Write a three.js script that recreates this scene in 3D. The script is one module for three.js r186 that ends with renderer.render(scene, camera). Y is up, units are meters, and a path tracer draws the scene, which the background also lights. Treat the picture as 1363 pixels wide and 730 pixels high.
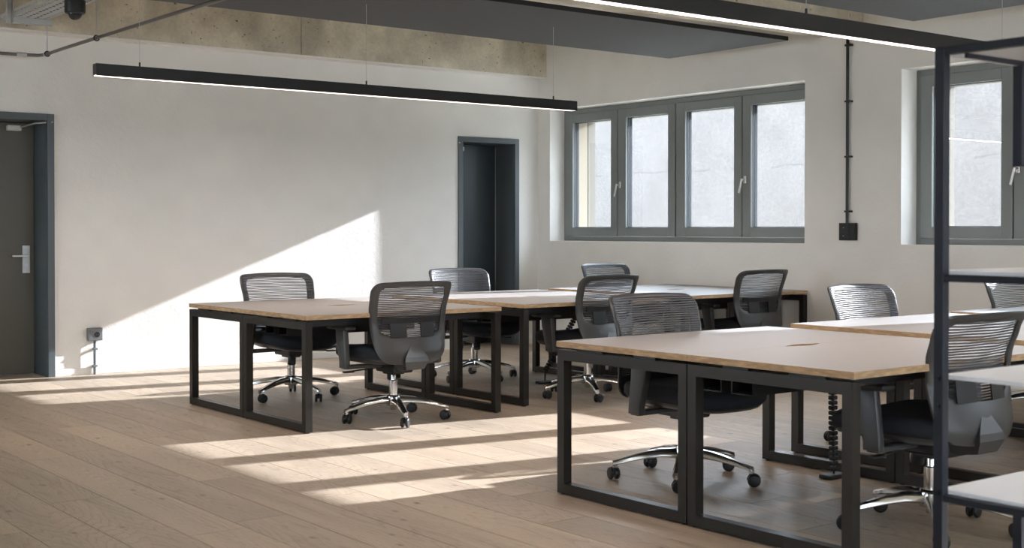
import * as THREE from 'three';
import { RoundedBoxGeometry } from 'three/addons/geometries/RoundedBoxGeometry.js';
import { ConvexGeometry } from 'three/addons/geometries/ConvexGeometry.js';
import { mergeGeometries, toCreasedNormals } from 'three/addons/utils/BufferGeometryUtils.js';
import { RectAreaLightUniformsLib } from 'three/addons/lights/RectAreaLightUniformsLib.js';

// ---------------------------------------------------------------- camera, sky, sun, exposure
const scene = new THREE.Scene();
const renderer = new THREE.WebGLRenderer({ antialias: true });
renderer.toneMapping = THREE.LinearToneMapping;
renderer.toneMappingExposure = 1.8;
renderer.shadowMap.enabled = true;
RectAreaLightUniformsLib.init();

const FOCAL = 1716.8, YAW = 0.6551, PITCH = 0.013, EYE = 1.281;
const camera = new THREE.PerspectiveCamera(2 * Math.atan(365 / FOCAL) * 180 / Math.PI, 1363 / 730, 0.05, 200);
camera.position.set(0, EYE, 0);
camera.rotation.order = 'YXZ';
camera.rotation.set(-PITCH, -YAW, 0);
camera.setViewOffset(1363, 730, 0, 37, 1363, 730);
camera.focus = 9; camera.userData.fStop = 6.3;          // the shelf close by is slightly out of focus
scene.add(camera);

const SUN = new THREE.Vector3(1, 0.379, 0.159).normalize();   // towards the sun
scene.background = new THREE.Color(0.80, 0.92, 1.06);          // thin bright haze all over the sky
scene.backgroundIntensity = 6.5;

const sun = new THREE.DirectionalLight(0xeff4ff, 10.2);
sun.name = 'sun';
sun.position.copy(SUN).multiplyScalar(30).add(new THREE.Vector3(5, 0, -6));
sun.target.position.set(5, 0, -6);
sun.castShadow = true;
sun.shadow.mapSize.set(4096, 4096);
Object.assign(sun.shadow.camera, { left: -14, right: 14, top: 12, bottom: -12, near: 1, far: 60 });
scene.add(sun, sun.target);

// ---------------------------------------------------------------- helpers
let seed = 7;
const rnd = () => { seed = (seed * 1664525 + 1013904223) >>> 0; return seed / 4294967296; };
const taken = {};
function numbered(name) { const n = taken[name] = (taken[name] ?? -1) + 1; return n ? `${name}_${String(n).padStart(3, '0')}` : name; }
function tag(o, label, category, group) { o.userData.label = label; o.userData.category = category; if (group) o.userData.group = group; return o; }
function structure(o, label) { o.userData.kind = 'structure'; if (label) o.userData.label = label; return o; }
function mesh(name, geo, mat, parent = scene) {
  const m = new THREE.Mesh(geo, mat); m.name = parent === scene ? numbered(name) : name;
  m.castShadow = m.receiveShadow = true; parent.add(m); return m;
}
const pieces = (name, geos, mat, parent) => geos.map((g) => mesh(name, g, mat, parent));
function group(name, x = 0, y = 0, z = 0, ry = 0, parent = scene) {
  const g = new THREE.Group(); g.name = parent === scene ? numbered(name) : name;
  g.position.set(x, y, z); g.rotation.y = ry; parent.add(g); return g;
}
const clean = (g) => { const n = g.index ? g.toNonIndexed() : g; for (const k of Object.keys(n.attributes)) if (!['position', 'normal', 'uv'].includes(k)) n.deleteAttribute(k); return n; };
const merge = (list) => mergeGeometries(list.map(clean));
function box(x0, x1, y0, y1, z0, z1, r = 0) {        // a box between two corners, edges rounded by r, uv in metres
  const w = x1 - x0, h = y1 - y0, d = z1 - z0;
  const g = r ? new RoundedBoxGeometry(w, h, d, 2, r) : new THREE.BoxGeometry(w, h, d);
  const p = g.attributes.position, n = g.attributes.normal, u = g.attributes.uv;
  for (let i = 0; i < p.count; i++) {
    const ax = Math.abs(n.getX(i)), ay = Math.abs(n.getY(i)), az = Math.abs(n.getZ(i));
    const X = p.getX(i) + (x0 + x1) / 2, Y = p.getY(i) + (y0 + y1) / 2, Z = p.getZ(i) + (z0 + z1) / 2;
    if (ax > ay && ax > az) u.setXY(i, Z, Y); else if (ay > az) u.setXY(i, X, Z); else u.setXY(i, X, Y);
  }
  g.translate((x0 + x1) / 2, (y0 + y1) / 2, (z0 + z1) / 2);
  return g;
}
function rod(a, b, r, seg = 12) {                    // a cylinder from a to b
  const A = new THREE.Vector3(...a), B = new THREE.Vector3(...b), d = B.clone().sub(A);
  const g = new THREE.CylinderGeometry(r, r, d.length(), seg);
  g.applyQuaternion(new THREE.Quaternion().setFromUnitVectors(new THREE.Vector3(0, 1, 0), d.clone().normalize()));
  g.translate(...A.add(B).multiplyScalar(0.5).toArray());
  return g;
}
function tube(points, r, seg = 40, rad = 10) { return new THREE.TubeGeometry(new THREE.CatmullRomCurve3(points.map((p) => new THREE.Vector3(...p)), false, 'centripetal'), seg, r, rad); }
const lathe = (pts, seg = 24) => new THREE.LatheGeometry(pts.map(([r, y]) => new THREE.Vector2(r, y)), seg);

// value noise, tiling not needed
function hash(x, y, s) { let h = (x * 374761393 + y * 668265263 + s * 2147483647) | 0; h = Math.imul(h ^ (h >>> 13), 1274126177); return ((h ^ (h >>> 16)) >>> 0) / 4294967296; }
function noise(x, y, s = 0) {
  const ix = Math.floor(x), iy = Math.floor(y), fx = x - ix, fy = y - iy, u = fx * fx * (3 - 2 * fx), v = fy * fy * (3 - 2 * fy);
  const a = hash(ix, iy, s), b = hash(ix + 1, iy, s), c = hash(ix, iy + 1, s), d = hash(ix + 1, iy + 1, s);
  return a + (b - a) * u + (c - a) * v + (a - b - c + d) * u * v;
}
function tnoise(x, y, p, s) {                        // noise that repeats every p cells
  const ix = Math.floor(x), iy = Math.floor(y), fx = x - ix, fy = y - iy, u = fx * fx * (3 - 2 * fx), v = fy * fy * (3 - 2 * fy), w = (k) => ((k % p) + p) % p;
  const a = hash(w(ix), w(iy), s), b = hash(w(ix + 1), w(iy), s), c = hash(w(ix), w(iy + 1), s), d = hash(w(ix + 1), w(iy + 1), s);
  return a + (b - a) * u + (c - a) * v + (a - b - c + d) * u * v;
}
function texture(w, h, fn, srgb, repeat) {           // fn(u, v) gives [r, g, b] from 0 to 1
  const data = new Uint8Array(w * h * 4);
  for (let j = 0; j < h; j++) for (let i = 0; i < w; i++) {
    const c = fn((i + 0.5) / w, (j + 0.5) / h), k = (j * w + i) * 4;
    for (let n = 0; n < 3; n++) data[k + n] = Math.max(0, Math.min(255, Math.round(c[n] * 255)));
    data[k + 3] = 255;
  }
  const t = new THREE.DataTexture(data, w, h);
  t.magFilter = THREE.LinearFilter; t.minFilter = THREE.LinearMipmapLinearFilter; t.generateMipmaps = true;
  t.wrapS = t.wrapT = THREE.RepeatWrapping; if (srgb) t.colorSpace = THREE.SRGBColorSpace;
  if (repeat) t.repeat.set(...repeat);
  t.needsUpdate = true; return t;
}
const std = (color, roughness, metalness = 0, more = {}) => new THREE.MeshStandardMaterial({ color, roughness, metalness, ...more });
const phys = (o) => new THREE.MeshPhysicalMaterial(o);

// ---------------------------------------------------------------- materials
const grey = (v) => [v, v, v];
const plasterBump = texture(512, 512, (u, v) => grey(0.45 * tnoise(u * 8, v * 8, 8, 1) + 0.3 * tnoise(u * 40, v * 40, 40, 2) + 0.25 * tnoise(u * 160, v * 160, 160, 3)), false, [0.7, 0.7]);
const plasterMap = texture(256, 256, (u, v) => { const n = 0.965 + 0.05 * (0.6 * tnoise(u * 5, v * 5, 5, 4) + 0.4 * tnoise(u * 19, v * 19, 19, 5)); return [0.925 * n, 0.912 * n, 0.885 * n]; }, true, [0.31, 0.31]);
const M = {};
M.plaster = std(0xffffff, 0.9, 0, { map: plasterMap, bumpMap: plasterBump, bumpScale: 0.0025 });
M.skirting = std(0xdedbd5, 0.6);
const concreteMap = texture(1024, 512, (u, v) => {
  let n = 0.5 * tnoise(u * 12, v * 6, 12, 11) + 0.3 * tnoise(u * 40, v * 20, 40, 12) + 0.2 * tnoise(u * 200, v * 100, 200, 13);
  const stain = tnoise(u * 24, v * 3, 24, 14), pit = tnoise(u * 220, v * 110, 220, 15) > 0.95 && tnoise(u * 14, v * 7, 14, 16) > 0.5 ? 0.45 : 1;
  n = (0.8 + 0.32 * n) * (0.93 + 0.12 * stain) * pit;
  return [0.835 * n, 0.80 * n, 0.725 * n];
}, true, [0.25, 0.5]);
const concreteBump = texture(1024, 512, (u, v) => {
  const pit = tnoise(u * 220, v * 110, 220, 15) > 0.95 && tnoise(u * 14, v * 7, 14, 16) > 0.5 ? 0 : 0.7;
  return grey(pit + 0.2 * tnoise(u * 60, v * 30, 60, 12));
}, false, [0.25, 0.5]);
M.concrete = std(0xffffff, 0.92, 0, { map: concreteMap, bumpMap: concreteBump, bumpScale: 0.006 });
M.outerWall = std(0xffffff, 0.95, 0, {
  map: texture(512, 512, (u, v) => {
    const n = 0.83 + 0.22 * (0.35 * tnoise(u * 9, v * 9, 9, 21) + 0.65 * tnoise(u * 170, v * 170, 170, 22)), c = Math.abs(v - 0.62 - 0.03 * tnoise(u * 7, 0.5, 7, 23) - 0.006 * tnoise(u * 60, 0.5, 60, 24));
    const crack = c < 0.003 && tnoise(u * 9, 3.5, 9, 25) > 0.45 ? 0.86 : 1;
    return [0.362 * n * crack, 0.348 * n * crack, 0.338 * n * crack];
  }, true, [0.28, 0.28]),
});
M.ground = std(0xcfcac0, 0.95);
M.frameGrey = std(0x7f8381, 0.42);                     // window and door paint
M.doorOlive = std(0x58554b, 0.45);
M.doorBlue = std(0x555d60, 0.45);
M.doorTeal = std(0x2b3436, 0.38);
M.dark = std(0x151515, 0.8);
M.glass = phys({ color: 0xffffff, transmission: 1, thickness: 0, roughness: 0, ior: 1.5, metalness: 0 });
M.beige = std(0x7c7464, 0.85);
M.rubber = std(0x161d22, 0.8);
M.gasket = std(0x2b343a, 0.5);
M.pipe = std(0x6f6c66, 0.35, 0.6);
M.beigeDark = std(0x666258, 0.85);
M.blindBox = std(0x76705f, 0.8);
M.steel = std(0xd2d2d0, 0.3, 1);
M.galvanised = std(0xc6c8c8, 0.4, 0.55, { bumpMap: texture(128, 128, (u, v) => grey(tnoise(u * 12, v * 12, 12, 31)), false, [8, 8]), bumpScale: 0.001 });
M.black = std(0x131314, 0.45);
M.lampBlack = std(0x111112, 0.5);
M.lampGlow = std(0xffffff, 0.6, 0, { emissive: 0xffe9df, emissiveIntensity: 1.6 });
M.acoustic = std(0x5a5b5b, 0.95, 0, { bumpMap: texture(256, 256, (u, v) => grey(tnoise(u * 64, v * 64, 64, 41)), false, [3, 3]), bumpScale: 0.002 });
M.greyPlastic = std(0x6d7273, 0.5);
M.laminate = std(0xffffff, 0.48, 0, { map: texture(256, 256, (u, v) => { const n = 0.98 + 0.03 * tnoise(u * 90, v * 90, 90, 51); return [0.617 * n, 0.607 * n, 0.597 * n]; }, true, [2, 2]) });
M.oakEdge = std(0xffffff, 0.6, 0, { map: texture(512, 64, (u, v) => { const n = 0.86 + 0.2 * tnoise(u * 24, v * 16, 24, 52) + 0.08 * tnoise(u * 128, v * 32, 128, 53); return [0.70 * n, 0.585 * n, 0.445 * n]; }, true, [1.2, 8]) });
M.deskMetal = std(0x3a3835, 0.38, 0.8);
M.chairPlastic = std(0x3e3e3e, 0.36);
M.chairPad = std(0x2d2d2d, 0.5);
M.mesh = phys({ color: 0x4c4f54, roughness: 0.4, sheen: 1, sheenRoughness: 0.35, sheenColor: new THREE.Color(1, 1, 1) });
M.fabric = std(0x1e2229, 0.9, 0, { bumpMap: texture(128, 128, (u, v) => grey(0.5 + 0.25 * Math.sin(u * 402) * Math.sin(v * 402) + 0.25 * tnoise(u * 64, v * 64, 64, 61)), false, [12, 12]), bumpScale: 0.0012 });
M.chrome = std(0xd9dadb, 0.16, 1);
M.castor = std(0x18191b, 0.4);
M.rackNavy = std(0x0d1524, 0.5);
M.shelfWhite = std(0xeef1f5, 0.4);

// ---------------------------------------------------------------- room shell
const XR = 9.05, ZB = -11.297, XL = -3, ZF = 6.5, CEIL = 3.45;   // window wall, door wall, far sides, slab
const WT = 0.55;                                                 // thickness of the window wall

// floor: oak boards along z, each a piece of its own
const floor = structure(mesh('floor', box(XL - 0.2, XR + 0.55, -0.14, -0.016, ZB - 0.6, ZF + 0.3), std(0x2a211a, 0.95)), 'oak plank floor');
const oakMaps = [];
for (let k = 0; k < 6; k++) {
  const s = 100 + k * 10, tone = [1.0, 0.97, 1.02, 0.985, 0.955, 1.01][k];
  const grain = (u, v) => {
    const x = u * 0.26, y = v * 2.2;
    const warp = noise(x * 8 + 3, y * 0.75, s) * 13 + noise(x * 40, y * 3.4, s + 1) * 1.1 + Math.abs(u - 0.5 + 0.3 * (noise(1, y * 0.8, s + 2) - 0.5)) * 7;
    const f = warp - Math.floor(warp), line = Math.pow(f, 5);
    const pore = noise(x * 520, y * 26, s + 3), broad = noise(x * 14, y * 1.4, s + 4);
    return [line, pore, broad];
  };
  const knots = [[0.25 + 0.5 * hash(k, 1, 5), 0.2 + 0.6 * hash(k, 2, 5)], [0.2 + 0.6 * hash(k, 3, 5), 0.1 + 0.8 * hash(k, 4, 5)]];
  const map = texture(192, 1024, (u, v) => {
    const [line, pore, broad] = grain(u, v);
    let n = tone * (1.0 - 0.085 * line - 0.13 * (pore > 0.62 ? (pore - 0.62) * 2.6 : 0) + 0.10 * (broad - 0.5));
    for (const [a, b] of knots) { const d = Math.hypot((u - a) * 0.26, (v - b) * 2.2 * 0.55) / 0.012; if (d < 1.4) n *= 1 - 0.22 * Math.max(0, 1.4 - d); }
    return [0.715 * n, (0.648 - 0.02 * line) * n, (0.567 - 0.035 * line) * n];
  }, true);
  const bump = texture(192, 1024, (u, v) => { const [line, pore] = grain(u, v); return grey(0.8 - 0.4 * line - 0.4 * (pore > 0.6 ? pore - 0.6 : 0)); }, false);
  oakMaps.push(std(0xffffff, 0.5, 0, { map, bumpMap: bump, bumpScale: 0.0006 }));
}
{
  const W = 0.26, L = 2.2, gap = 0.0034;
  const plank = (len) => { const g = new THREE.BoxGeometry(W - gap, 0.016, len - gap); g.translate(0, -0.008, 0); return g; };
  const whole = plank(L), rest = [];
  for (let i = 0; XL + i * W < XR; i++) {
    const x = XL + (i + 0.5) * W; let z = ZB - 0.36 - L * hash(i, 9, 3);
    const flipAll = hash(i, 8, 1);
    for (let j = 0; z < ZF; j++, z += L) {
      const z0 = Math.max(z, ZB - 0.36), z1 = Math.min(z + L, ZF); if (z1 - z0 < 0.02) continue;
      const full = Math.abs(z1 - z0 - L) < 1e-6, near = x > 0.9 && z0 < -1.5;
      const geo = full ? whole : plank(z1 - z0);
      if (near) {
        const m = mesh('plank', geo, oakMaps[Math.floor(hash(i, j, 2) * 6)], floor);
        m.position.set(x, 0, (z0 + z1) / 2); if (hash(i, j, 7) > 0.5) m.rotation.y = Math.PI;
      } else { const g = geo.clone(); g.translate(x, 0, (z0 + z1) / 2); rest.push(g); }
    }
  }
  const m = mesh('distant_planks', merge(rest), oakMaps[0], floor); m.userData.kind = 'stuff';
}

// ceiling slab and concrete beams
structure(mesh('ceiling', box(XL - 0.2, XR + WT, CEIL, CEIL + 0.25, ZB - 0.6, ZF + 0.3), M.concrete), 'raw concrete ceiling slab');
{
  const b = structure(group('trim_1'), 'raw concrete beam above the door wall');
  mesh('beam_section', box(XL, 5.994, 2.972, CEIL, ZB, ZB + 0.147), M.concrete, b);
  mesh('beam_section', box(6.0, XR, 2.972, CEIL, ZB, ZB + 0.147), M.concrete, b);
  mesh('joint', box(5.994, 6.0, 2.974, CEIL, ZB, ZB + 0.143), M.dark, b);
  mesh('plaster_strip', box(XL, XR, 2.955, 2.972, ZB, ZB + 0.14), M.plaster, b);
  const c = structure(mesh('trim_2', box(XL, XR, 2.965, CEIL, -7.35, -6.885), M.concrete), 'raw concrete beam between the ceiling panels');
}

// wall with openings: outline in (a, y), pushed out by t
function wallShape(a0, a1, y0, y1, holes) {
  const s = new THREE.Shape([[a0, y0], [a1, y0], [a1, y1], [a0, y1]].map((p) => new THREE.Vector2(...p)));
  for (const [h0, h1, b0, b1] of holes) s.holes.push(new THREE.Path([[h0, b0], [h0, b1], [h1, b1], [h1, b0]].map((p) => new THREE.Vector2(...p))));
  return s;
}
const W1 = [-11.09, -7.51], W2 = [-6.5, -3.84], W3 = [-1.2, 1.46], SILL = 1.155, HEAD = 2.607;
{
  // window wall (x = XR): shape drawn in (-z, y), turned so that its depth runs to +x
  const g = new THREE.ExtrudeGeometry(wallShape(-ZF, -ZB, -0.1, CEIL, [W1, W2, W3].map(([a, b]) => [-b, -a, SILL, HEAD])), { depth: WT, bevelEnabled: false });
  g.rotateY(Math.PI / 2); g.translate(XR, 0, 0);
  structure(mesh('wall_right', g, M.plaster), 'white plastered window wall');
}
const D1 = [2.63, 3.668], D2 = [7.949, 8.768], DH = 2.28, DD = 0.35;
{
  const g = new THREE.ExtrudeGeometry(wallShape(XL - 0.2, XR + WT, -0.1, CEIL, [[...D1, -0.09, DH], [...D2, -0.09, DH]]), { depth: 0.5, bevelEnabled: false });
  g.translate(0, 0, ZB - 0.5);
  structure(mesh('wall_back', g, M.plaster), 'white wall with two grey doors');
  structure(mesh('wall_corridor', box(XL - 0.2, XR + WT, -0.1, CEIL, ZB - 0.6, ZB - 0.5), M.plaster), 'corridor wall behind the doors');
}
{
  const spans = [[-10.4, -7.8], [2.4, 5.6]];
  const g = new THREE.ExtrudeGeometry(wallShape(-ZF, -ZB, -0.1, CEIL, spans.map(([a, b]) => [-b, -a, 0.9, 2.9])), { depth: 0.2, bevelEnabled: false });
  g.rotateY(Math.PI / 2); g.translate(XL - 0.2, 0, 0);
  structure(mesh('wall_left', g, M.plaster), 'white wall with tall windows');
  spans.forEach(([a, b], i) => {
    const w = structure(group(`window_${i + 4}`), 'tall window with grey frame'), m = (a + b) / 2, x0 = XL - 0.15, x1 = XL - 0.08;
    mesh('frame', merge([box(x0, x1, 0.9, 2.9, a, a + 0.07), box(x0, x1, 0.9, 2.9, b - 0.07, b), box(x0, x1, 0.9, 0.97, a + 0.07, b - 0.07), box(x0, x1, 2.83, 2.9, a + 0.07, b - 0.07), box(x0, x1, 0.97, 2.83, m - 0.04, m + 0.04)]), M.frameGrey, w);
    mesh('pane', box(x0 + 0.03, x0 + 0.035, 0.97, 2.83, a + 0.07, m - 0.04), M.glass, w);
    mesh('pane', box(x0 + 0.03, x0 + 0.035, 0.97, 2.83, m + 0.04, b - 0.07), M.glass, w);
  });
}
{
  const holes = [[-2.6, 0.2, 0.9, 2.9], [1.9, 4.7, 0.9, 2.9], [6.2, 8.8, 0.9, 2.9]];
  const g = new THREE.ExtrudeGeometry(wallShape(XL - 0.2, XR + WT, -0.1, CEIL, holes), { depth: 0.3, bevelEnabled: false });
  g.translate(0, 0, ZF);
  structure(mesh('wall_front', g, M.plaster), 'white wall with tall windows');
  holes.forEach(([x0, x1, y0, y1], i) => {
    const w = structure(group(`window_${i + 6}`), 'tall window with grey frame'), z0 = ZF + 0.1, z1 = ZF + 0.18, m = (x0 + x1) / 2;
    mesh('frame', merge([box(x0, x0 + 0.07, y0, y1, z0, z1), box(x1 - 0.07, x1, y0, y1, z0, z1), box(x0 + 0.07, x1 - 0.07, y0, y0 + 0.07, z0, z1), box(x0 + 0.07, x1 - 0.07, y1 - 0.07, y1, z0, z1), box(m - 0.04, m + 0.04, y0 + 0.07, y1 - 0.07, z0, z1)]), M.frameGrey, w);
    mesh('pane', box(x0 + 0.07, m - 0.04, y0 + 0.07, y1 - 0.07, ZF + 0.135, ZF + 0.14), M.glass, w);
    mesh('pane', box(m + 0.04, x1 - 0.07, y0 + 0.07, y1 - 0.07, ZF + 0.135, ZF + 0.14), M.glass, w);
  });
}
// skirting
pieces('skirting_board', [box(D1[1], D2[0], 0, 0.062, ZB, ZB + 0.014, 0.003), box(D2[1], XR, 0, 0.062, ZB, ZB + 0.014, 0.003), box(XL, D1[0], 0, 0.062, ZB, ZB + 0.014, 0.003)], M.skirting, structure(group('baseboard_back'), 'low white skirting'));
structure(mesh('baseboard_right', box(XR - 0.014, XR, 0, 0.062, ZB + 0.014, ZF, 0.003), M.skirting), 'low white skirting');

// windows of the window wall
const FX = 9.245;                                     // inner face of the window frames
function ring(z0, z1, y0, y1, l, r, b, t, x0, x1) {   // a frame round an opening: left, right, bottom, top widths
  return merge([box(x0, x1, y0, y1, z0, z0 + l, 0.004), box(x0, x1, y0, y1, z1 - r, z1, 0.004), box(x0, x1, y0, y0 + b, z0 + l, z1 - r, 0.004), box(x0, x1, y1 - t, y1, z0 + l, z1 - r, 0.004)]);
}
function sideWindow(n, [z0, z1], splits, handles) {
  const w = structure(group(`window_${n}`), 'wide window with dark grey sashes');
  mesh('frame', ring(z0, z1, SILL, HEAD, 0.05, 0.05, 0.05, 0.05, FX + 0.012, FX + 0.1), M.frameGrey, w);
  const edges = [z0 + 0.05, ...splits, z1 - 0.05];
  for (let k = 0; k < edges.length - 1; k++) {
    const a = edges[k] + (k ? 0.005 : 0.001), b = edges[k + 1] - (k === edges.length - 2 ? 0.001 : k === 1 && edges.length === 5 ? 0.013 : 0.006), y0 = SILL + 0.052, y1 = HEAD - 0.052;
    const stile = [0.107, 0.125, 0.125, 0.104][k];
    const s = mesh('sash', ring(a, b, y0, y1, stile, 0.1, 0.096, 0.093, FX, FX + 0.085), M.frameGrey, w);
    mesh('pane', box(FX + 0.045, FX + 0.05, y0 + 0.09, y1 - 0.09, a + 0.1, b - 0.09), M.glass, s);
    mesh('glazing_bead', ring(a + stile, b - 0.1, y0 + 0.096, y1 - 0.093, 0.006, 0.006, 0.006, 0.006, FX + 0.028, FX + 0.043), M.gasket, s);
    mesh('outer_gasket', ring(a + stile, b - 0.1, y0 + 0.096, y1 - 0.093, 0.006, 0.005, 0.005, 0.005, FX + 0.0505, FX + 0.09), M.rubber, s);
    if (handles.includes(k)) {
      const hz = a + 0.035, hy = 1.755;
      mesh('handle', merge([
        box(FX - 0.01, FX, hy - 0.035, hy + 0.035, hz - 0.015, hz + 0.015, 0.005),
        rod([FX, hy, hz], [FX - 0.05, hy, hz], 0.01), rod([FX - 0.048, hy + 0.008, hz], [FX - 0.05, hy - 0.125, hz - 0.035], 0.0105)]), M.steel, s);
    }
  }
  for (const z of splits) mesh('gap_seal', box(FX + 0.02, FX + 0.024, SILL + 0.052, HEAD - 0.052, z - 0.016, z + 0.016), M.dark, w);
  mesh('mullion', box(FX + 0.028, FX + 0.095, SILL + 0.05, HEAD - 0.05, edges[2] - 0.03, edges[2] + 0.03), M.frameGrey, w);
  // outside: lined jamb with blind rail, blind box under the lintel
  mesh('outer_lining', box(FX + 0.105, FX + 0.24, SILL, HEAD, z0, z0 + 0.135), M.beige, w);
  mesh('blind_rail', box(FX + 0.25, XR + WT, SILL, HEAD, z0, z0 + 0.135), M.beigeDark, w);
  mesh('outer_lining', box(FX + 0.105, XR + WT, SILL, HEAD, z1 - 0.08, z1), M.beige, w);
  mesh('blind_box', box(FX + 0.105, XR + WT, 2.482, HEAD, z0 + 0.135, z1 - 0.08), M.blindBox, w);
}
sideWindow(1, W1, [-10.195, -9.322, -8.43], [1, 3]);
sideWindow(2, W2, [-5.608, -4.737], [1]);
sideWindow(3, W3, [-0.308, 0.563], [1]);

// outside: the yard and the concrete wall across it
structure(mesh('yard_ground', box(9.6, 60, -0.3, -0.12, -45, 30), M.ground), 'paved yard outside the windows');
structure(mesh('yard_wall', box(15.6, 15.9, -0.3, 3.4, -30, 12), M.outerWall), 'pale rendered yard wall seen through the windows');
structure(mesh('street_ground', box(-45, XL - 0.2, -0.3, -0.12, -45, ZF + 0.3), M.ground), 'paved ground outside the far wall');
structure(mesh('forecourt_ground', box(-45, 9.6, -0.3, -0.12, ZF + 0.3, 45), M.ground), 'paved ground outside the tall windows');

// doors
function door(n, [x0, x1], { hinge, leafMat, jambMat, liningMat }) {
  const d = structure(group(`door_${n}`), n === 1 ? 'olive grey door with lever handle' : 'narrow dark grey door beside the corner');
  const z = ZB, fw = 0.058, y1 = DH;
  mesh('casing', merge([
    box(x0, x0 + fw, 0, y1, z - 0.03, z + 0.018, 0.003), box(x1 - fw, x1, 0, y1, z - 0.03, z + 0.018, 0.003),
    box(x0 + fw, x1 - fw, y1 - fw, y1, z - 0.03, z + 0.018, 0.003)]), jambMat, d);
  mesh('lining', merge([
    box(x0, x0 + fw, 0, y1, z - DD + 0.002, z - 0.03), box(x1 - fw, x1, 0, y1, z - DD + 0.002, z - 0.03),
    box(x0 + fw, x1 - fw, y1 - fw, y1, z - DD + 0.002, z - 0.03)]), liningMat, d);
  const leaf = mesh('leaf', box(x0 + fw + 0.004, x1 - fw - 0.004, 0.008, y1 - fw - 0.004, z - DD - 0.045, z - DD + 0.001, 0.003), leafMat, d);
  mesh('stop', merge([box(x0 - 0.02, x0 + fw, 0, y1, z - DD - 0.05, z - DD, 0), box(x1 - fw, x1 + 0.02, 0, y1, z - DD - 0.05, z - DD, 0), box(x0, x1, y1 - fw, y1 + 0.02, z - DD - 0.05, z - DD, 0)]), M.doorBlue, d);
  const right = hinge === 'left', hx = right ? x1 - fw - 0.075 : x0 + fw + 0.075, dir = right ? -1 : 1, zf = z - DD + 0.001;
  const plate = mesh('lock_plate', box(hx - 0.033, hx + 0.033, 0.895, 1.14, zf, zf + 0.009, 0.004), M.galvanised, leaf);
  mesh('handle', merge([rod([hx, 1.047, zf], [hx, 1.047, zf + 0.055], 0.0105), rod([hx - dir * 0.008, 1.047, zf + 0.052], [hx + dir * 0.135, 1.047, zf + 0.052], 0.0105)]), M.steel, leaf);
  mesh('lock_cylinder', rod([hx, 0.965, zf], [hx, 0.965, zf + 0.016], 0.013, 16), M.steel, leaf);
  const cx = right ? x1 - 0.24 : x0 + 0.24;
  const cl = mesh('door_closer', box(cx - 0.06, cx + 0.06, y1 - fw - 0.075, y1 - fw - 0.03, zf, zf + 0.05, 0.004), M.skirting, d);
  const ax = right ? x1 - 0.012 : x0 + 0.004;
  mesh('closer_arm', merge([rod([cx + dir * -0.05, y1 - fw - 0.045, zf + 0.04], [(cx + ax) / 2, y1 - fw - 0.02, z - 0.08], 0.007), rod([(cx + ax) / 2, y1 - fw - 0.02, z - 0.08], [ax, y1 - 0.07, z + 0.024], 0.007)]), M.galvanised, cl);
}
door(1, D1, { hinge: 'left', leafMat: M.doorOlive, jambMat: M.doorBlue, liningMat: M.doorBlue });
door(2, D2, { hinge: 'right', leafMat: M.doorTeal, jambMat: M.doorBlue, liningMat: M.doorBlue });
mesh('edge_strip', box(D2[1] - 0.064, D2[1] - 0.059, 0.01, DH - 0.07, ZB - DD + 0.003, ZB - DD + 0.012), M.steel, scene.getObjectByName('door_2'));

// ---------------------------------------------------------------- desks
const DL = 1.54, DW = 0.873, TH = 0.74;
const topGeo = (() => {                               // a desk top, x from 0 to DL, seam side at z = 0 with half of the lens-shaped cable slot
  const s = new THREE.Shape(), c = DL / 2, a = 0.125, b = 0.034;
  s.moveTo(0.001, 0.001); s.lineTo(c - a, 0.001);
  for (let k = 1; k < 14; k++) { const t = k / 14; s.lineTo(c - a + 2 * a * t, 0.001 + b * Math.sin(Math.PI * t)); }
  s.lineTo(c + a, 0.001); s.lineTo(DL - 0.001, 0.001); s.lineTo(DL - 0.001, DW); s.lineTo(0.001, DW); s.closePath();
  const g = new THREE.ExtrudeGeometry(s, { depth: 0.027, bevelEnabled: true, bevelThickness: 0.0007, bevelSize: 0.0007, bevelOffset: -0.0007, bevelSegments: 1 });
  g.rotateX(Math.PI / 2); g.translate(0, TH, 0);      // shape y becomes +z, top face at TH
  return g;
})();
const T = 0.05, loopGeo = merge([
  box(0, T, 0.006, 0.7, 0.003, 0.003 + T, 0.002), box(0, T, 0.006, 0.7, DW - T - 0.006, DW - 0.006, 0.002),
  box(0, T, 0.7 - T, 0.7, T, DW - T - 0.003, 0.001), box(0, T, 0.006, 0.006 + T, T, DW - T - 0.003, 0.001)]);
const spacerGeo = ([box(0.008, T - 0.008, 0.7, 0.7126, 0.2, 0.34), box(0.008, T - 0.008, 0.7, 0.7126, DW - 0.32, DW - 0.14)]);
const railGeo = ([box(T, DL - T, 0.655, 0.7, 0.16, 0.2), box(T, DL - T, 0.655, 0.7, DW - 0.2, DW - 0.16)]);
const footGeo = ([new THREE.CylinderGeometry(0.015, 0.015, 0.006, 10).translate(T / 2, 0.003, 0.03), new THREE.CylinderGeometry(0.015, 0.015, 0.006, 10).translate(T / 2, 0.003, DW - 0.03)]);
const trayGeo = merge([box(0.25, DL - 0.25, 0.555, 0.56, 0.03, 0.155), box(0.25, DL - 0.25, 0.56, 0.655, 0.03, 0.034), box(0.25, DL - 0.25, 0.56, 0.655, 0.151, 0.155), box(0.25, 0.28, 0.655, 0.7, 0.03, 0.2), box(DL - 0.28, DL - 0.25, 0.655, 0.7, 0.03, 0.2)]);
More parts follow.
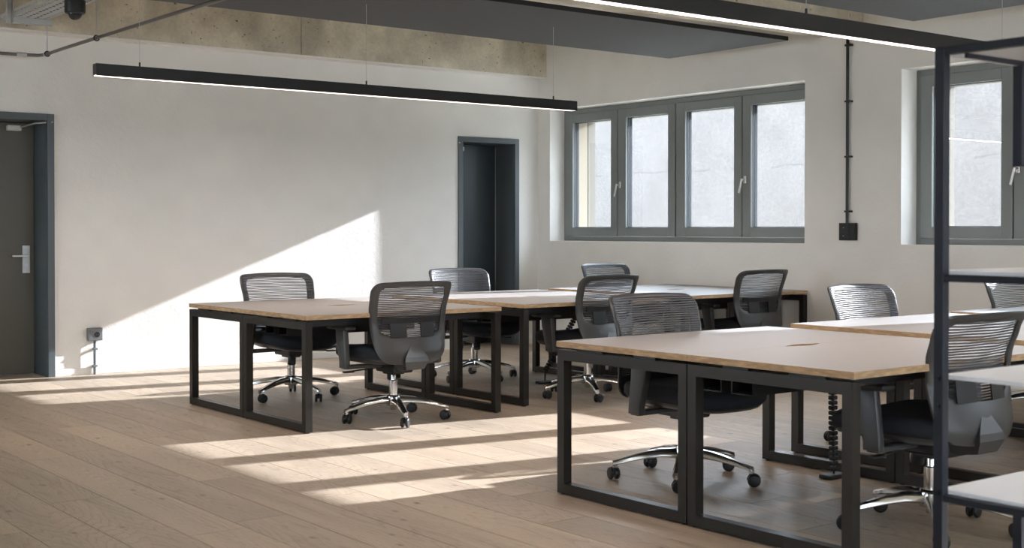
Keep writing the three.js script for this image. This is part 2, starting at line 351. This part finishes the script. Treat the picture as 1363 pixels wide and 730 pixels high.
function desk(x, zSeam, skew, front, label, row) {    // front: on the +z side of the seam
  const g = tag(group('desk', front ? x : x + DL * Math.cos(skew), 0, front ? zSeam : zSeam - DL * Math.sin(skew), skew + (front ? 0 : Math.PI)), label, 'desk', row);
  mesh('desktop', topGeo, [M.laminate, M.oakEdge], g).userData.label = 'pale laminate top with oak coloured edge';
  for (const e of [0, DL - T]) {
    const l = mesh('loop_leg', loopGeo, M.deskMetal, g); l.position.x = e;
    pieces('spacer', spacerGeo, M.black, l); pieces('foot', footGeo, M.black, l);
  }
  pieces('support_rail', railGeo, M.black, g);
  mesh('cable_tray', trayGeo, M.black, g);
  return g;
}
const rows = [
  [3.874, -8.036, 0.008, 'pair by the wall socket', 'desks of the row along the door wall'],
  [5.715, -8.182, 0.012, 'middle pair of the door wall row', 'desks of the row along the door wall'],
  [7.490, -8.320, 0.01, 'pair touching the window wall', 'desks of the row along the door wall'],
  [3.982, -3.946, 0.01, 'pair nearest the metal shelf', 'desks of the row by the metal shelf'],
  [5.785, -4.02, 0.01, 'middle pair of the shelf row', 'desks of the row by the metal shelf'],
  [7.490, -4.110, 0.01, 'pair below the second window', 'desks of the row by the metal shelf']];
for (const [x, z, skew, where, row] of rows) {
  desk(x, z, skew, true, `desk, side away from the door wall, ${where}`, row);
  desk(x, z, skew, false, `desk, side toward the door wall, ${where}`, row);
}

// ---------------------------------------------------------------- office chairs (front is +z, base centre at the origin)
const C = {};
{
  const mirror = (half) => [...half, ...half.slice(1, -1).reverse().map(([x, y]) => [-x, y])];
  const outer = mirror([[0, 0.944], [0.19, 0.940], [0.284, 0.930], [0.308, 0.897], [0.304, 0.78], [0.294, 0.66], [0.283, 0.56], [0.262, 0.475], [0.215, 0.42], [0.12, 0.40], [0, 0.395]]);
  const inner = mirror([[0, 0.907], [0.185, 0.904], [0.240, 0.894], [0.255, 0.866], [0.250, 0.76], [0.243, 0.66], [0.226, 0.612], [0.165, 0.588], [0.09, 0.577], [0.04, 0.574], [0, 0.573]]);
  const closed = (pts) => new THREE.CatmullRomCurve3(pts.map(([x, y]) => new THREE.Vector3(x, y, 0)), true, 'centripetal');
  const zProfile = [[0.39, -0.262], [0.46, -0.262], [0.55, -0.243], [0.66, -0.228], [0.76, -0.24], [0.86, -0.274], [0.95, -0.32]];
  const zc = (y) => { let k = 0; while (k < zProfile.length - 2 && y > zProfile[k + 1][0]) k++; const [a, b] = zProfile[k], [c, d] = zProfile[k + 1], t = (y - a) / (c - a), s = t * t * (3 - 2 * t); return b + (d - b) * (0.5 * t + 0.5 * s); };
  const surf = (x, y) => zc(y) + 0.055 * (x / 0.3) ** 2;
  // frame and shell of the back: a ring between two outlines, on the curved surface
  const N = 88, R = 6, oc = closed(outer), ic = closed(inner), pos = [], idx = [];
  const P = (i, j, side) => {
    const a = ic.getPoint(i / N), b = oc.getPoint(i / N), t = j / R, x = a.x + (b.x - a.x) * t, y = a.y + (b.y - a.y) * t;
    const th = 0.013 * Math.sqrt(Math.max(0.12, 1 - Math.pow(2 * t - 1, 4)));
    return [x, y, surf(x, y) + side * th];
  };
  for (const side of [1, -1]) for (let i = 0; i < N; i++) for (let j = 0; j <= R; j++) pos.push(...P(i, j, side));
  const id = (s, i, j) => s * N * (R + 1) + ((i + N) % N) * (R + 1) + j;
  for (let i = 0; i < N; i++) {
    for (let j = 0; j < R; j++) {
      idx.push(id(0, i, j), id(0, i, j + 1), id(0, i + 1, j), id(0, i + 1, j), id(0, i, j + 1), id(0, i + 1, j + 1));
      idx.push(id(1, i, j), id(1, i + 1, j), id(1, i, j + 1), id(1, i + 1, j), id(1, i + 1, j + 1), id(1, i, j + 1));
    }
    idx.push(id(0, i, R), id(1, i, R), id(0, i + 1, R), id(0, i + 1, R), id(1, i, R), id(1, i + 1, R));
    idx.push(id(0, i, 0), id(0, i + 1, 0), id(1, i, 0), id(0, i + 1, 0), id(1, i + 1, 0), id(1, i, 0));
  }
  let g = new THREE.BufferGeometry();
  g.setAttribute('position', new THREE.Float32BufferAttribute(pos, 3)); g.setIndex(idx);
  g.computeVertexNormals();
  // outward winding check
  { const n = g.attributes.normal; let s = 0; for (let i = 0; i < N; i++) s += n.getZ(id(0, i, 3)); if (s < 0) { for (let k = 0; k < idx.length; k += 3) [idx[k], idx[k + 1]] = [idx[k + 1], idx[k]]; g.setIndex(idx); g.computeVertexNormals(); } }
  C.backFrame = toCreasedNormals(g, 0.7);

  // mesh threads across the opening
  const innerPts = oc.getPoints(240), halfAt = (y) => { let best = 0; for (let i = 0; i < innerPts.length - 1; i++) { const a = innerPts[i], b = innerPts[i + 1]; if ((a.y - y) * (b.y - y) <= 0 && a.x > 0) best = Math.max(best, a.x + (b.x - a.x) * (y - a.y) / ((b.y - a.y) || 1e-9)); } return best; };
  const threads = [];
  for (let y = 0.535, k = 0; y < 0.934; y += 0.0118, k++) {
    const h = halfAt(y) - 0.014; if (h < 0.05) continue;
    const pts = []; for (let s = 0; s <= 10; s++) { const x = h * (s / 5 - 1); pts.push(new THREE.Vector3(x, y + 0.0012 * Math.sin(s * 1.3 + k * 0.9), surf(x, y) + 0.0165)); }
    const t = new THREE.TubeGeometry(new THREE.CatmullRomCurve3(pts), 14, 0.0041, 6);
    threads.push(t);
  }
  C.backMesh = merge(threads);

  // lumbar support behind the mesh: a band with a window in its middle
  const strip = (x0, x1, y0, y1, off) => {
    const p = [], f = [], n = 10;
    for (let s = 0; s <= n; s++) { const x = x0 + (x1 - x0) * s / n; for (const [y, d] of [[y0, 0], [y1, 0], [y1, -0.006], [y0, -0.006]]) p.push(x, y, surf(x, y) + off + d); }
    for (let s = 0; s < n; s++) for (let k = 0; k < 4; k++) { const a = s * 4 + k, b = s * 4 + (k + 1) % 4; f.push(a, a + 4, b, b, a + 4, b + 4); }
    f.push(0, 1, 2, 0, 2, 3); const e = n * 4; f.push(e, e + 2, e + 1, e, e + 3, e + 2);
    const q = new THREE.BufferGeometry(); q.setAttribute('position', new THREE.Float32BufferAttribute(p, 3)); q.setIndex(f); q.computeVertexNormals(); q.setAttribute('uv', new THREE.Float32BufferAttribute(new Float32Array(p.length / 3 * 2), 2)); return toCreasedNormals(q, 0.6);
  };
  C.lumbar = merge([strip(-0.225, 0.225, 0.668, 0.705, -0.012), strip(-0.17, -0.055, 0.575, 0.668, -0.012), strip(0.055, 0.17, 0.575, 0.668, -0.012)]);

  // spine bracket under the back
  const bp = [];
  for (const x of [-1, 1]) for (const [w, y, z] of [[0.035, 0.515, -0.262], [0.085, 0.445, -0.287], [0.092, 0.415, -0.292], [0.07, 0.362, -0.268], [0.055, 0.345, -0.16], [0.06, 0.37, -0.05], [0.06, 0.4, -0.06], [0.085, 0.42, -0.22]]) bp.push(new THREE.Vector3(x * w, y, z));
  C.bracket = new ConvexGeometry(bp);

  // seat cushion: superellipse plan, soft top, front edge rolling down
  const sp = [], si = [], RU = 40, RV = 9;
  const seat = (lower) => {
    const p = [], f = [];
    for (let j = 0; j <= RV; j++) for (let i = 0; i < RU; i++) {
      const a = i / RU * 2 * Math.PI, q = j / RV, e = 2 / 4, cx = Math.sign(Math.cos(a)) * Math.abs(Math.cos(a)) ** e, sz = Math.sign(Math.sin(a)) * Math.abs(Math.sin(a)) ** e;
      const prof = lower ? [[0.0, 0.385], [0.5, 0.385], [0.85, 0.39], [0.97, 0.405], [1.0, 0.418], [1.0, 0.426], [0.97, 0.43], [0.6, 0.43], [0.3, 0.43], [0.0, 0.43]][j] : [[0.0, 0.42], [0.6, 0.42], [0.95, 0.42], [1.0, 0.44], [1.0, 0.472], [0.97, 0.492], [0.88, 0.503], [0.65, 0.499], [0.3, 0.494], [0.0, 0.493]][j];
      const x = prof[0] * cx * 0.298 * (lower ? 0.95 : 1), z = prof[0] * sz * 0.305 * (lower ? 0.95 : 1) + 0.07; let y = prof[1];
      const front = Math.max(0, (z - 0.22) / 0.15); y -= 0.028 * front * front; y += 0.012 * (x / 0.298) ** 2;
      p.push(x, y, z);
    }
    for (let j = 0; j < RV; j++) for (let i = 0; i < RU; i++) { const a = j * RU + i, b = j * RU + (i + 1) % RU, c = a + RU, d = b + RU; f.push(a, b, c, b, d, c); }
    const q = new THREE.BufferGeometry(); q.setAttribute('position', new THREE.Float32BufferAttribute(p, 3)); q.setIndex(f);
    const uv = []; for (let k = 0; k < p.length; k += 3) uv.push(p[k], p[k + 2]); q.setAttribute('uv', new THREE.Float32BufferAttribute(uv, 2)); q.computeVertexNormals(); return q;
  };
  C.seat = seat(false); C.pan = seat(true);

  // armrest: slanted slab post turning under the seat, pad on top
  const arm = new THREE.Shape([[-0.075, 0.622], [0.02, 0.622], [0.012, 0.56], [-0.028, 0.41], [-0.03, 0.375], [-0.10, 0.375], [-0.098, 0.41]].map((p) => new THREE.Vector2(...p)));
  g = new THREE.ExtrudeGeometry(arm, { depth: 0.028, bevelEnabled: true, bevelThickness: 0.006, bevelSize: 0.006, bevelSegments: 2 });
  g.rotateY(-Math.PI / 2);                               // extruded towards -x
  C.armPost = toCreasedNormals(merge([g.clone().translate(0.375, 0, 0.09), box(0.10, 0.375, 0.362, 0.388, -0.01, 0.055, 0.008)]), 0.6);
  C.armPad = new RoundedBoxGeometry(0.085, 0.026, 0.255, 4, 0.0125).translate(0.36, 0.634, 0.075);
  const flip = (q) => { const r = clean(q.clone()); r.scale(-1, 1, 1); const p = r.attributes.position, n = r.attributes.normal; for (const at of [p, n]) for (let i = 0; i < at.count; i += 3) { const a = [at.getX(i), at.getY(i), at.getZ(i)], b = [at.getX(i + 1), at.getY(i + 1), at.getZ(i + 1)]; at.setXYZ(i, ...b); at.setXYZ(i + 1, ...a); } return r; };
  C.armPostL = flip(C.armPost); C.armPadL = flip(C.armPad);

  // under the seat
  C.mechanism = merge([box(-0.075, 0.075, 0.325, 0.387, -0.13, 0.11, 0.012), box(-0.05, 0.05, 0.31, 0.33, -0.06, 0.06, 0.006)]);
  C.knob = merge([rod([-0.03, 0.34, 0.075], [-0.05, 0.268, 0.105], 0.03, 20), rod([-0.02, 0.37, 0.06], [-0.035, 0.33, 0.08], 0.02, 16)]);
  C.lever = merge([rod([0.06, 0.36, 0.03], [0.30, 0.345, 0.03], 0.005), new RoundedBoxGeometry(0.075, 0.012, 0.035, 2, 0.005).translate(0.33, 0.342, 0.03)]);
  C.column = lathe([[0, 0.07], [0.02, 0.07], [0.02, 0.095], [0.03, 0.1], [0.03, 0.265], [0.026, 0.27], [0.017, 0.27], [0.017, 0.33], [0, 0.33]]);
  C.hub = lathe([[0, 0.1], [0.047, 0.1], [0.052, 0.11], [0.05, 0.158], [0.044, 0.17], [0.032, 0.172], [0, 0.172]], 30);
  // one arm of the star base along +z
  {
    const sec = [[0.03, 0.137, 0.030, 0.026], [0.12, 0.139, 0.027, 0.021], [0.2, 0.128, 0.024, 0.018], [0.29, 0.108, 0.021, 0.014], [0.355, 0.092, 0.019, 0.011], [0.372, 0.086, 0.014, 0.013]], p = [], f = [];
    const ringPts = [[-1, -0.6], [-0.85, 0.45], [-0.45, 1], [0.45, 1], [0.85, 0.45], [1, -0.6], [0.7, -1], [-0.7, -1]];
    for (const [r, y, w, h] of sec) for (const [a, b] of ringPts) p.push(a * w, y + b * h, r);
    for (let s = 0; s < sec.length - 1; s++) for (let k = 0; k < 8; k++) { const a = s * 8 + k, b = s * 8 + (k + 1) % 8; f.push(a, a + 8, b, b, a + 8, b + 8); }
    const e = (sec.length - 1) * 8; for (let k = 1; k < 7; k++) f.push(e, e + k + 1, e + k);
    const q = new THREE.BufferGeometry(); q.setAttribute('position', new THREE.Float32BufferAttribute(p, 3)); q.setIndex(f); q.computeVertexNormals();
    { const n = q.attributes.normal; if (n.getY(2 * 8 + 2) < 0) { for (let k = 0; k < f.length; k += 3) [f[k], f[k + 1]] = [f[k + 1], f[k]]; q.setIndex(f); q.computeVertexNormals(); } }
    q.setAttribute('uv', new THREE.Float32BufferAttribute(new Float32Array(p.length / 3 * 2), 2));
    C.baseArm = merge([toCreasedNormals(q, 0.6), rod([0, 0.066, 0.36], [0, 0.09, 0.36], 0.013, 16)]);
  }
  // twin wheel castor, pivot at the origin
  C.castorHood = merge([rod([0, 0.05, 0], [0, 0.072, 0], 0.009), new THREE.CylinderGeometry(0.0345, 0.0345, 0.012, 20, 1, false, 0, Math.PI).rotateZ(Math.PI / 2).translate(0, 0.034, 0.014), box(-0.011, 0.011, 0.03, 0.062, -0.012, 0.03, 0.004)]);
  C.wheel = lathe([[0, -0.0095], [0.022, -0.0095], [0.03, -0.007], [0.033, 0], [0.03, 0.007], [0.022, 0.0095], [0, 0.0095]], 22).rotateZ(Math.PI / 2).translate(0, 0.033, 0.016);
}
function chair(x, z, turn, baseTurn, label, row) {
  const g = tag(group('office_chair', x, 0, z, turn), label, 'chair', row);
  for (let k = 0; k < 5; k++) {
    const a = baseTurn - turn + k * 2 * Math.PI / 5;
    const arm = mesh('base_arm', C.baseArm, M.chrome, g); arm.rotation.y = a;
    const c = mesh('castor', C.castorHood, M.castor, g); c.position.set(0.36 * Math.sin(a), 0, 0.36 * Math.cos(a)); c.rotation.y = rnd() * 6.28;
    for (const s of [-0.017, 0.017]) mesh('wheel', C.wheel, M.castor, c).position.x = s;
  }
  mesh('hub', C.hub, M.chrome, g); mesh('gas_column', C.column, M.chrome, g);
  mesh('mechanism', C.mechanism, M.black, g); mesh('tension_knob', C.knob, M.chairPad, g); mesh('lever', C.lever, M.black, g);
  mesh('seat', C.seat, M.fabric, g).userData.label = 'black upholstered seat'; mesh('seat_pan', C.pan, M.chairPlastic, g);
  const r = mesh('armrest', C.armPost, M.chairPlastic, g); mesh('arm_pad', C.armPad, M.chairPad, r);
  const l = mesh('armrest', C.armPostL, M.chairPlastic, g); mesh('arm_pad', C.armPadL, M.chairPad, l);
  mesh('back_frame', C.backFrame, M.chairPlastic, g); Object.assign(mesh('back_mesh', C.backMesh, M.mesh, g).userData, { label: 'striped mesh back', kind: 'stuff' });
  mesh('lumbar_support', C.lumbar, M.black, g); mesh('back_bracket', C.bracket, M.chairPlastic, g);
  return g;
}
const PI = Math.PI, ra = (dx, dz) => Math.atan2(dx, dz);
const r1 = 'office chairs of the row along the door wall', r2 = 'office chairs of the row by the metal shelf';
chair(4.64, -8.80, 0.0, ra(-0.367, 0.165), 'mesh office chair facing away from the sunlit door wall, near the wall socket', r1);
chair(4.645, -7.355, PI + 0.0, ra(-0.4, -0.01), 'mesh office chair at the edge of the sunlit floor, facing the sunlit door wall', r1);
chair(6.47, -8.95, 0.0, ra(-0.38, 0.13), 'mesh office chair in front of the narrow corner door, at the middle desk pair', r1);
chair(6.47, -7.47, PI + 0.06, ra(-0.37, -0.075), 'mesh office chair beside the slanting cable spine, facing the narrow corner door', r1);
chair(8.55, -9.37, 0.0, 0.3, 'mesh office chair under the wide window in the corner beside the narrow door', r1);
chair(8.36, -7.62, PI, 0.5, 'mesh office chair below the wall conduit, its back toward the row by the shelf', r1);
chair(4.72, -4.69, 0.0, ra(-0.347, -0.236), 'mesh office chair facing the metal shelf, its base reached by the floor sun stripes', r2);
chair(4.77, -3.27, PI, ra(-0.35, -0.23), 'mesh office chair seen through the open metal shelf, its back to the shelf', r2);
chair(6.53, -4.74, 0.0, 0.2, 'mesh office chair with bright sunlit mesh, below the black wall switch box', r2);
chair(8.32, -4.83, 0.0, 0.4, 'mesh office chair below the second window, at the pair by the window wall', r2);

// ---------------------------------------------------------------- lamps, ceiling panels
function pendant(x0, x1, y, z, wires, label) {
  const g = tag(group('pendant_lamp', x0, y, z), label, 'lamp', 'linear pendant lamps'), L = x1 - x0, w = 0.068, h = 0.078;
  mesh('housing', merge([box(0, L, 0.006, h, -w / 2, w / 2, 0.002), box(0, L, 0, 0.008, -w / 2, -w / 2 + 0.004), box(0, L, 0, 0.008, w / 2 - 0.004, w / 2)]), M.lampBlack, g);
  mesh('diffuser', box(0.006, L - 0.006, 0.001, 0.007, -w / 2 + 0.004, w / 2 - 0.004), M.lampGlow, g);
  for (const wx of wires) {
    const c = mesh('suspension_wire', rod([wx - x0, h, 0], [wx - x0, 2.9205 - y, 0], 0.0016, 6), M.galvanised, g);
    mesh('wire_clip', rod([wx - x0, h, 0], [wx - x0, h + 0.03, 0], 0.006, 8), M.black, c);
  }
  const light = new THREE.RectAreaLight(0xffeadc, 36, L - 0.02, w - 0.01);
  light.name = 'lamp_light'; light.position.set(L / 2, -0.002, 0); light.rotation.x = -Math.PI / 2; light.castShadow = true; g.add(light);
}
pendant(2.889, 6.873, 2.255, -8.1, [3.184, 4.887, 6.646], 'slim black linear pendant lamp hanging over the row along the door wall');
pendant(2.99, 6.97, 2.205, -3.95, [3.29, 4.767, 6.396], 'slim black linear pendant lamp hanging over the row by the metal shelf');
function panel(x0, x1, z0, z1, label) {
  const g = tag(group('acoustic_panel', (x0 + x1) / 2, 2.92, (z0 + z1) / 2), label, 'ceiling panel', 'acoustic ceiling panels');
  const w = (x1 - x0) / 2, d = (z1 - z0) / 2;
  mesh('board', box(-w + 0.004, w - 0.004, 0, 0.034, -d + 0.004, d - 0.004, 0.002), M.acoustic, g);
  mesh('edge_trim', merge([box(-w, w, 0.001, 0.037, d - 0.004, d), box(-w, w, 0.001, 0.037, -d, -d + 0.004), box(-w, -w + 0.004, 0.001, 0.037, -d + 0.004, d - 0.004), box(w - 0.004, w, 0.001, 0.037, -d + 0.004, d - 0.004)]), M.black, g);
  for (const [x, z] of [[-w + 0.4, -d + 0.25], [w - 0.4, -d + 0.25], [-w + 0.4, d - 0.25], [w - 0.4, d - 0.25]]) mesh('hanger', rod([x, 0.036, z], [x, CEIL - 2.92, z], 0.002, 6), M.galvanised, g);
}
panel(0.6, 8.737, -8.9, -7.435, 'dark grey acoustic panel hung between the two concrete beams');
panel(0.6, 8.70, -6.14, -3.2, 'dark grey acoustic panel hung above the row by the metal shelf');

// ---------------------------------------------------------------- services
{ // conduit along the door wall, turning into the room
  const g = tag(group('ceiling_conduit', 3.5, 2.75, -11.1), 'thin steel conduit bending from the door wall into the room below the ceiling', 'conduit');
  mesh('pipe', tube([[-6, -0.01, 0], [-3, -0.01, 0], [-0.35, -0.003, 0], [-0.12, 0, 0], [-0.03, 0, 0.03], [0, 0, 0.12], [0, 0, 0.4], [0.02, 0, 2], [0.07, 0, 4.2], [0.09, 0, 6]], 0.0135, 160, 12), M.pipe, g);
  for (const [z, x] of [[0.17, 0], [1.3, 0.012], [3.9, 0.06]]) {
    const h = mesh('hanger_rod', rod([x, 0.015, z], [x, CEIL - 2.75, z], 0.004, 8), M.galvanised, g);
    mesh('clamp', new THREE.TorusGeometry(0.021, 0.005, 8, 16).translate(x, 0, z), M.black, h);
  }
  pieces('coupling', [rod([-0.2, -0.001, 0], [-0.12, 0, 0], 0.02), rod([0, 0, 0.12], [0, 0, 0.165], 0.02)], M.galvanised, g);
}
{ // perforated cable tray on its bracket
  const g = tag(group('cable_tray', 3.3, 2.985, -10.72), 'perforated galvanised cable tray on a strut bracket under the ceiling', 'cable tray');
  const hole = [], s = new THREE.Shape([[-0.14, -0.36], [0.14, -0.36], [0.14, 3.2], [-0.14, 3.2]].map((p) => new THREE.Vector2(...p)));
  for (let k = 0; k < 44; k++) for (let j = 0; j < 4; j++) {
    const x = -0.105 + j * 0.07, y = -0.32 + k * 0.08 + (j % 2) * 0.04; if (y > 3.13) continue;
    s.holes.push(new THREE.Path([[x - 0.012, y - 0.026], [x - 0.012, y + 0.026], [x + 0.012, y + 0.026], [x + 0.012, y - 0.026]].map((p) => new THREE.Vector2(...p))));
  }
  const bed = new THREE.ExtrudeGeometry(s, { depth: 0.002, bevelEnabled: false }); bed.rotateX(Math.PI / 2); bed.translate(0, 0.017, 0);
  mesh('tray_bed', bed, M.galvanised, g);
  for (const x of [-0.14, 0.138]) {
    const side = wallShape(-0.36, 3.2, 0.015, 0.075, Array.from({ length: 40 }, (_, k) => [-0.32 + k * 0.088, -0.27 + k * 0.088, 0.04, 0.05]));
    const q = new THREE.ExtrudeGeometry(side, { depth: 0.002, bevelEnabled: false }); q.rotateY(-Math.PI / 2); q.translate(x + 0.002, 0, 0);
    mesh('tray_side', q, M.galvanised, g);
  }
  mesh('bracket_arm', merge([box(-0.14, 0.17, -0.03, -0.026, -0.02, 0.02), box(-0.14, 0.17, -0.026, 0.013, -0.02, -0.017), box(-0.14, 0.17, -0.026, 0.013, 0.017, 0.02)]), M.galvanised, g);
  mesh('bracket_post', merge([box(-0.19, -0.142, -0.04, 0.46, -0.022, -0.018), box(-0.19, -0.186, -0.04, 0.46, -0.018, 0.022), box(-0.146, -0.142, -0.04, 0.46, -0.018, 0.022)]), M.galvanised, g);
  const cables = []; for (let k = 0; k < 7; k++) { const x = -0.1 + k * 0.031; cables.push(tube([[x, 0.027, -0.35], [x + 0.01 * Math.sin(k), 0.027, 0.6], [x - 0.012 * Math.cos(k * 2), 0.027, 1.7], [x, 0.027, 3.2]], 0.006 + 0.002 * (k % 3), 30, 6)); }
  pieces('cable', cables, M.castor, g);
}
{ // dome camera
  const g = tag(group('dome_camera', 3.279, 2.843, -9.6), 'small black dome security camera hanging below the cable tray', 'camera');
  mesh('housing', lathe([[0, 0.15], [0.072, 0.15], [0.078, 0.143], [0.078, 0.055], [0.07, 0.045], [0, 0.045]], 32).translate(0, -0.06, 0), M.black, g).position.y = 0.06;
  mesh('dome', new THREE.SphereGeometry(0.055, 28, 14, 0, Math.PI * 2, Math.PI / 2, Math.PI / 2).translate(0, 0.05, 0), std(0x0b0b0d, 0.08), g);
  mesh('mount', box(-0.03, 0.03, 0.14, 0.1565, -0.03, 0.03), M.black, g);
  g.scale.setScalar(0.97);
}
{ // socket on the door wall with its conduit
  const g = tag(group('wall_socket', 4.01, 0, ZB), 'grey surface socket low on the door wall with short conduit to the floor', 'socket');
  mesh('socket_box', box(-0.064, 0.064, 0.3, 0.412, 0, 0.055, 0.006), M.greyPlastic, g);
  const face = mesh('socket_face', new THREE.CylinderGeometry(0.024, 0.024, 0.004, 24).rotateX(PI / 2).translate(0.012, 0.353, 0.056), M.black, g);
  pieces('pin_contact', [rod([0.003, 0.353, 0.057], [0.003, 0.353, 0.0595], 0.003, 8), rod([0.021, 0.353, 0.057], [0.021, 0.353, 0.0595], 0.003, 8)], M.steel, face);
  mesh('conduit', rod([0, 0, 0.03], [0, 0.3, 0.03], 0.012, 14), M.greyPlastic, g);
  for (const y of [0.075, 0.225]) mesh('clip', box(-0.016, 0.022, y - 0.008, y + 0.008, 0, 0.044, 0.002), M.greyPlastic, g);
}
{ // switch box and conduit on the window wall
  const g = tag(group('wall_switch', XR, 1.187, -7.015), 'black double wall box with black conduit rising between the two windows', 'switch box');
  mesh('switch_box', box(-0.05, 0, 0, 0.15, -0.08, 0.08, 0.004), M.black, g);
  for (const y of [0.01, 0.08]) { const b = mesh('insert', box(-0.058, -0.05, y, y + 0.06, -0.07, 0.03, 0.003), M.castor, g); mesh('marking', box(-0.0585, -0.058, y + 0.027, y + 0.031, -0.03, -0.02), M.galvanised, b); }
  mesh('conduit', rod([-0.025, 0.15, -0.012], [-0.025, CEIL - 1.187, -0.012], 0.0135, 14), M.black, g);
  for (const y of [2.86, 2.379, 1.905, 1.436]) mesh('clip', box(-0.045, 0, y - 1.187 - 0.008, y - 1.187 + 0.008, -0.03, 0.028, 0.002), M.black, g);
}
function spine(pts, floorAt, label) { // cable spine from a desk to its floor box
  const g = tag(group('cable_spine', floorAt[0], 0, floorAt[1]), label, 'cable spine', 'cable spines under the desks');
  const c = new THREE.CatmullRomCurve3(pts.map(([x, y, z]) => new THREE.Vector3(x - floorAt[0], y, z - floorAt[1]))), n = Math.round(c.getLength() / 0.026);
  const list = []; for (let k = 0; k < n; k++) { const p = c.getPointAt((k + 0.5) / n), d = c.getTangentAt((k + 0.5) / n); const q = new RoundedBoxGeometry(0.042, 0.022, 0.034, 2, 0.007); q.applyQuaternion(new THREE.Quaternion().setFromUnitVectors(new THREE.Vector3(0, -1, 0), d)); q.translate(p.x, p.y, p.z); list.push(q); }
  list.push(tube(pts.map(([x, y, z]) => [x - floorAt[0], y, z - floorAt[1]]), 0.008, 30, 8));
  mesh('spine_links', merge(list), M.black, g);
  mesh('foot_plate', merge([box(-0.075, 0.075, 0.001, 0.024, -0.04, 0.04, 0.008)]), M.black, g);
  mesh('cable', rod([pts[pts.length - 1][0] - floorAt[0], pts[pts.length - 1][1], pts[pts.length - 1][2] - floorAt[1]], [0, 0.02, 0], 0.006, 8), M.black, g);
}
spine([[6.98, 0.69, -8.12], [6.93, 0.5, -8.2], [6.84, 0.3, -8.27], [6.73, 0.1, -8.31]], [6.735, -8.317], 'black jointed cable spine slanting to the floor beside an office chair');
spine([[5.33, 0.69, -4.24], [5.335, 0.45, -4.24], [5.34, 0.2, -4.24], [5.345, 0.04, -4.24]], [5.348, -4.242], 'black jointed cable spine hanging straight down under a desk near the shelf');
{
  const f = tag(group('floor_outlet', 5.30, 0, -4.12), 'flush oak covered floor outlet lid with thin dark edge beside the straight cable spine', 'floor outlet');
  mesh('lid_edge', box(-0.12, 0.12, 0.0002, 0.0012, -0.12, 0.12), M.galvanised, f); mesh('lid', box(-0.116, 0.116, 0.0012, 0.002, -0.116, 0.116), oakMaps[2], f);
}

// ---------------------------------------------------------------- metal shelf
{
  const g = tag(group('metal_shelf', 2.62, 0, -1.77), 'open navy steel shelving unit with white boards beside the desks', 'shelf');
  const P = 0.025, dz = 1.25, dx = 0.37;                // left post at the origin, shelf runs to +z
  const H = [1.69, 1.18, 0.936, 0.668];
  for (const z of [0, dz]) {
    mesh('post', box(-P / 2, P / 2, 0, 1.704, z - P / 2, z + P / 2, 0.002), M.rackNavy, g);
    mesh('short_post', box(0.327 - P / 2, 0.327 + P / 2, 1.437, 1.686, z - P / 2, z + P / 2, 0.002), M.rackNavy, g);
    mesh('short_post', box(0.335 - P / 2, 0.335 + P / 2, 0, H[3] - 0.022, z - P / 2, z + P / 2, 0.002), M.rackNavy, g);
  }
  H.forEach((y, i) => {
    const b = mesh('shelf_board', box(P / 2, dx, y - 0.004, y + 0.006, -P / 2, dz + P / 2, 0.002), M.shelfWhite, g);
    if (i !== 2) {
      const rails = [box(-P / 2 + 0.002, P / 2 + 0.008, y - (i ? 0.02 : 0.004), y - 0.004 + (i ? 0 : 0.018), P / 2, dz - P / 2, 0.002)];
      mesh('rail', merge(rails), M.rackNavy, g);
      pieces('cross_rail', [box(P / 2, 0.32, y - 0.015, y - 0.004, 0.05, 0.058), box(P / 2, 0.32, y - 0.015, y - 0.004, dz - 0.05, dz - 0.042)], M.rackNavy, g);
    }
  });
  const bolts = []; for (const y of [0.936, 0.87, 0.668]) bolts.push(rod([0, y, -P / 2], [0, y, -P / 2 - 0.004], 0.006, 10), rod([-P / 2, y, 0], [-P / 2 - 0.004, y, 0], 0.006, 10));
  pieces('bolt', bolts, M.rackNavy, g);
}

renderer.render(scene, camera);
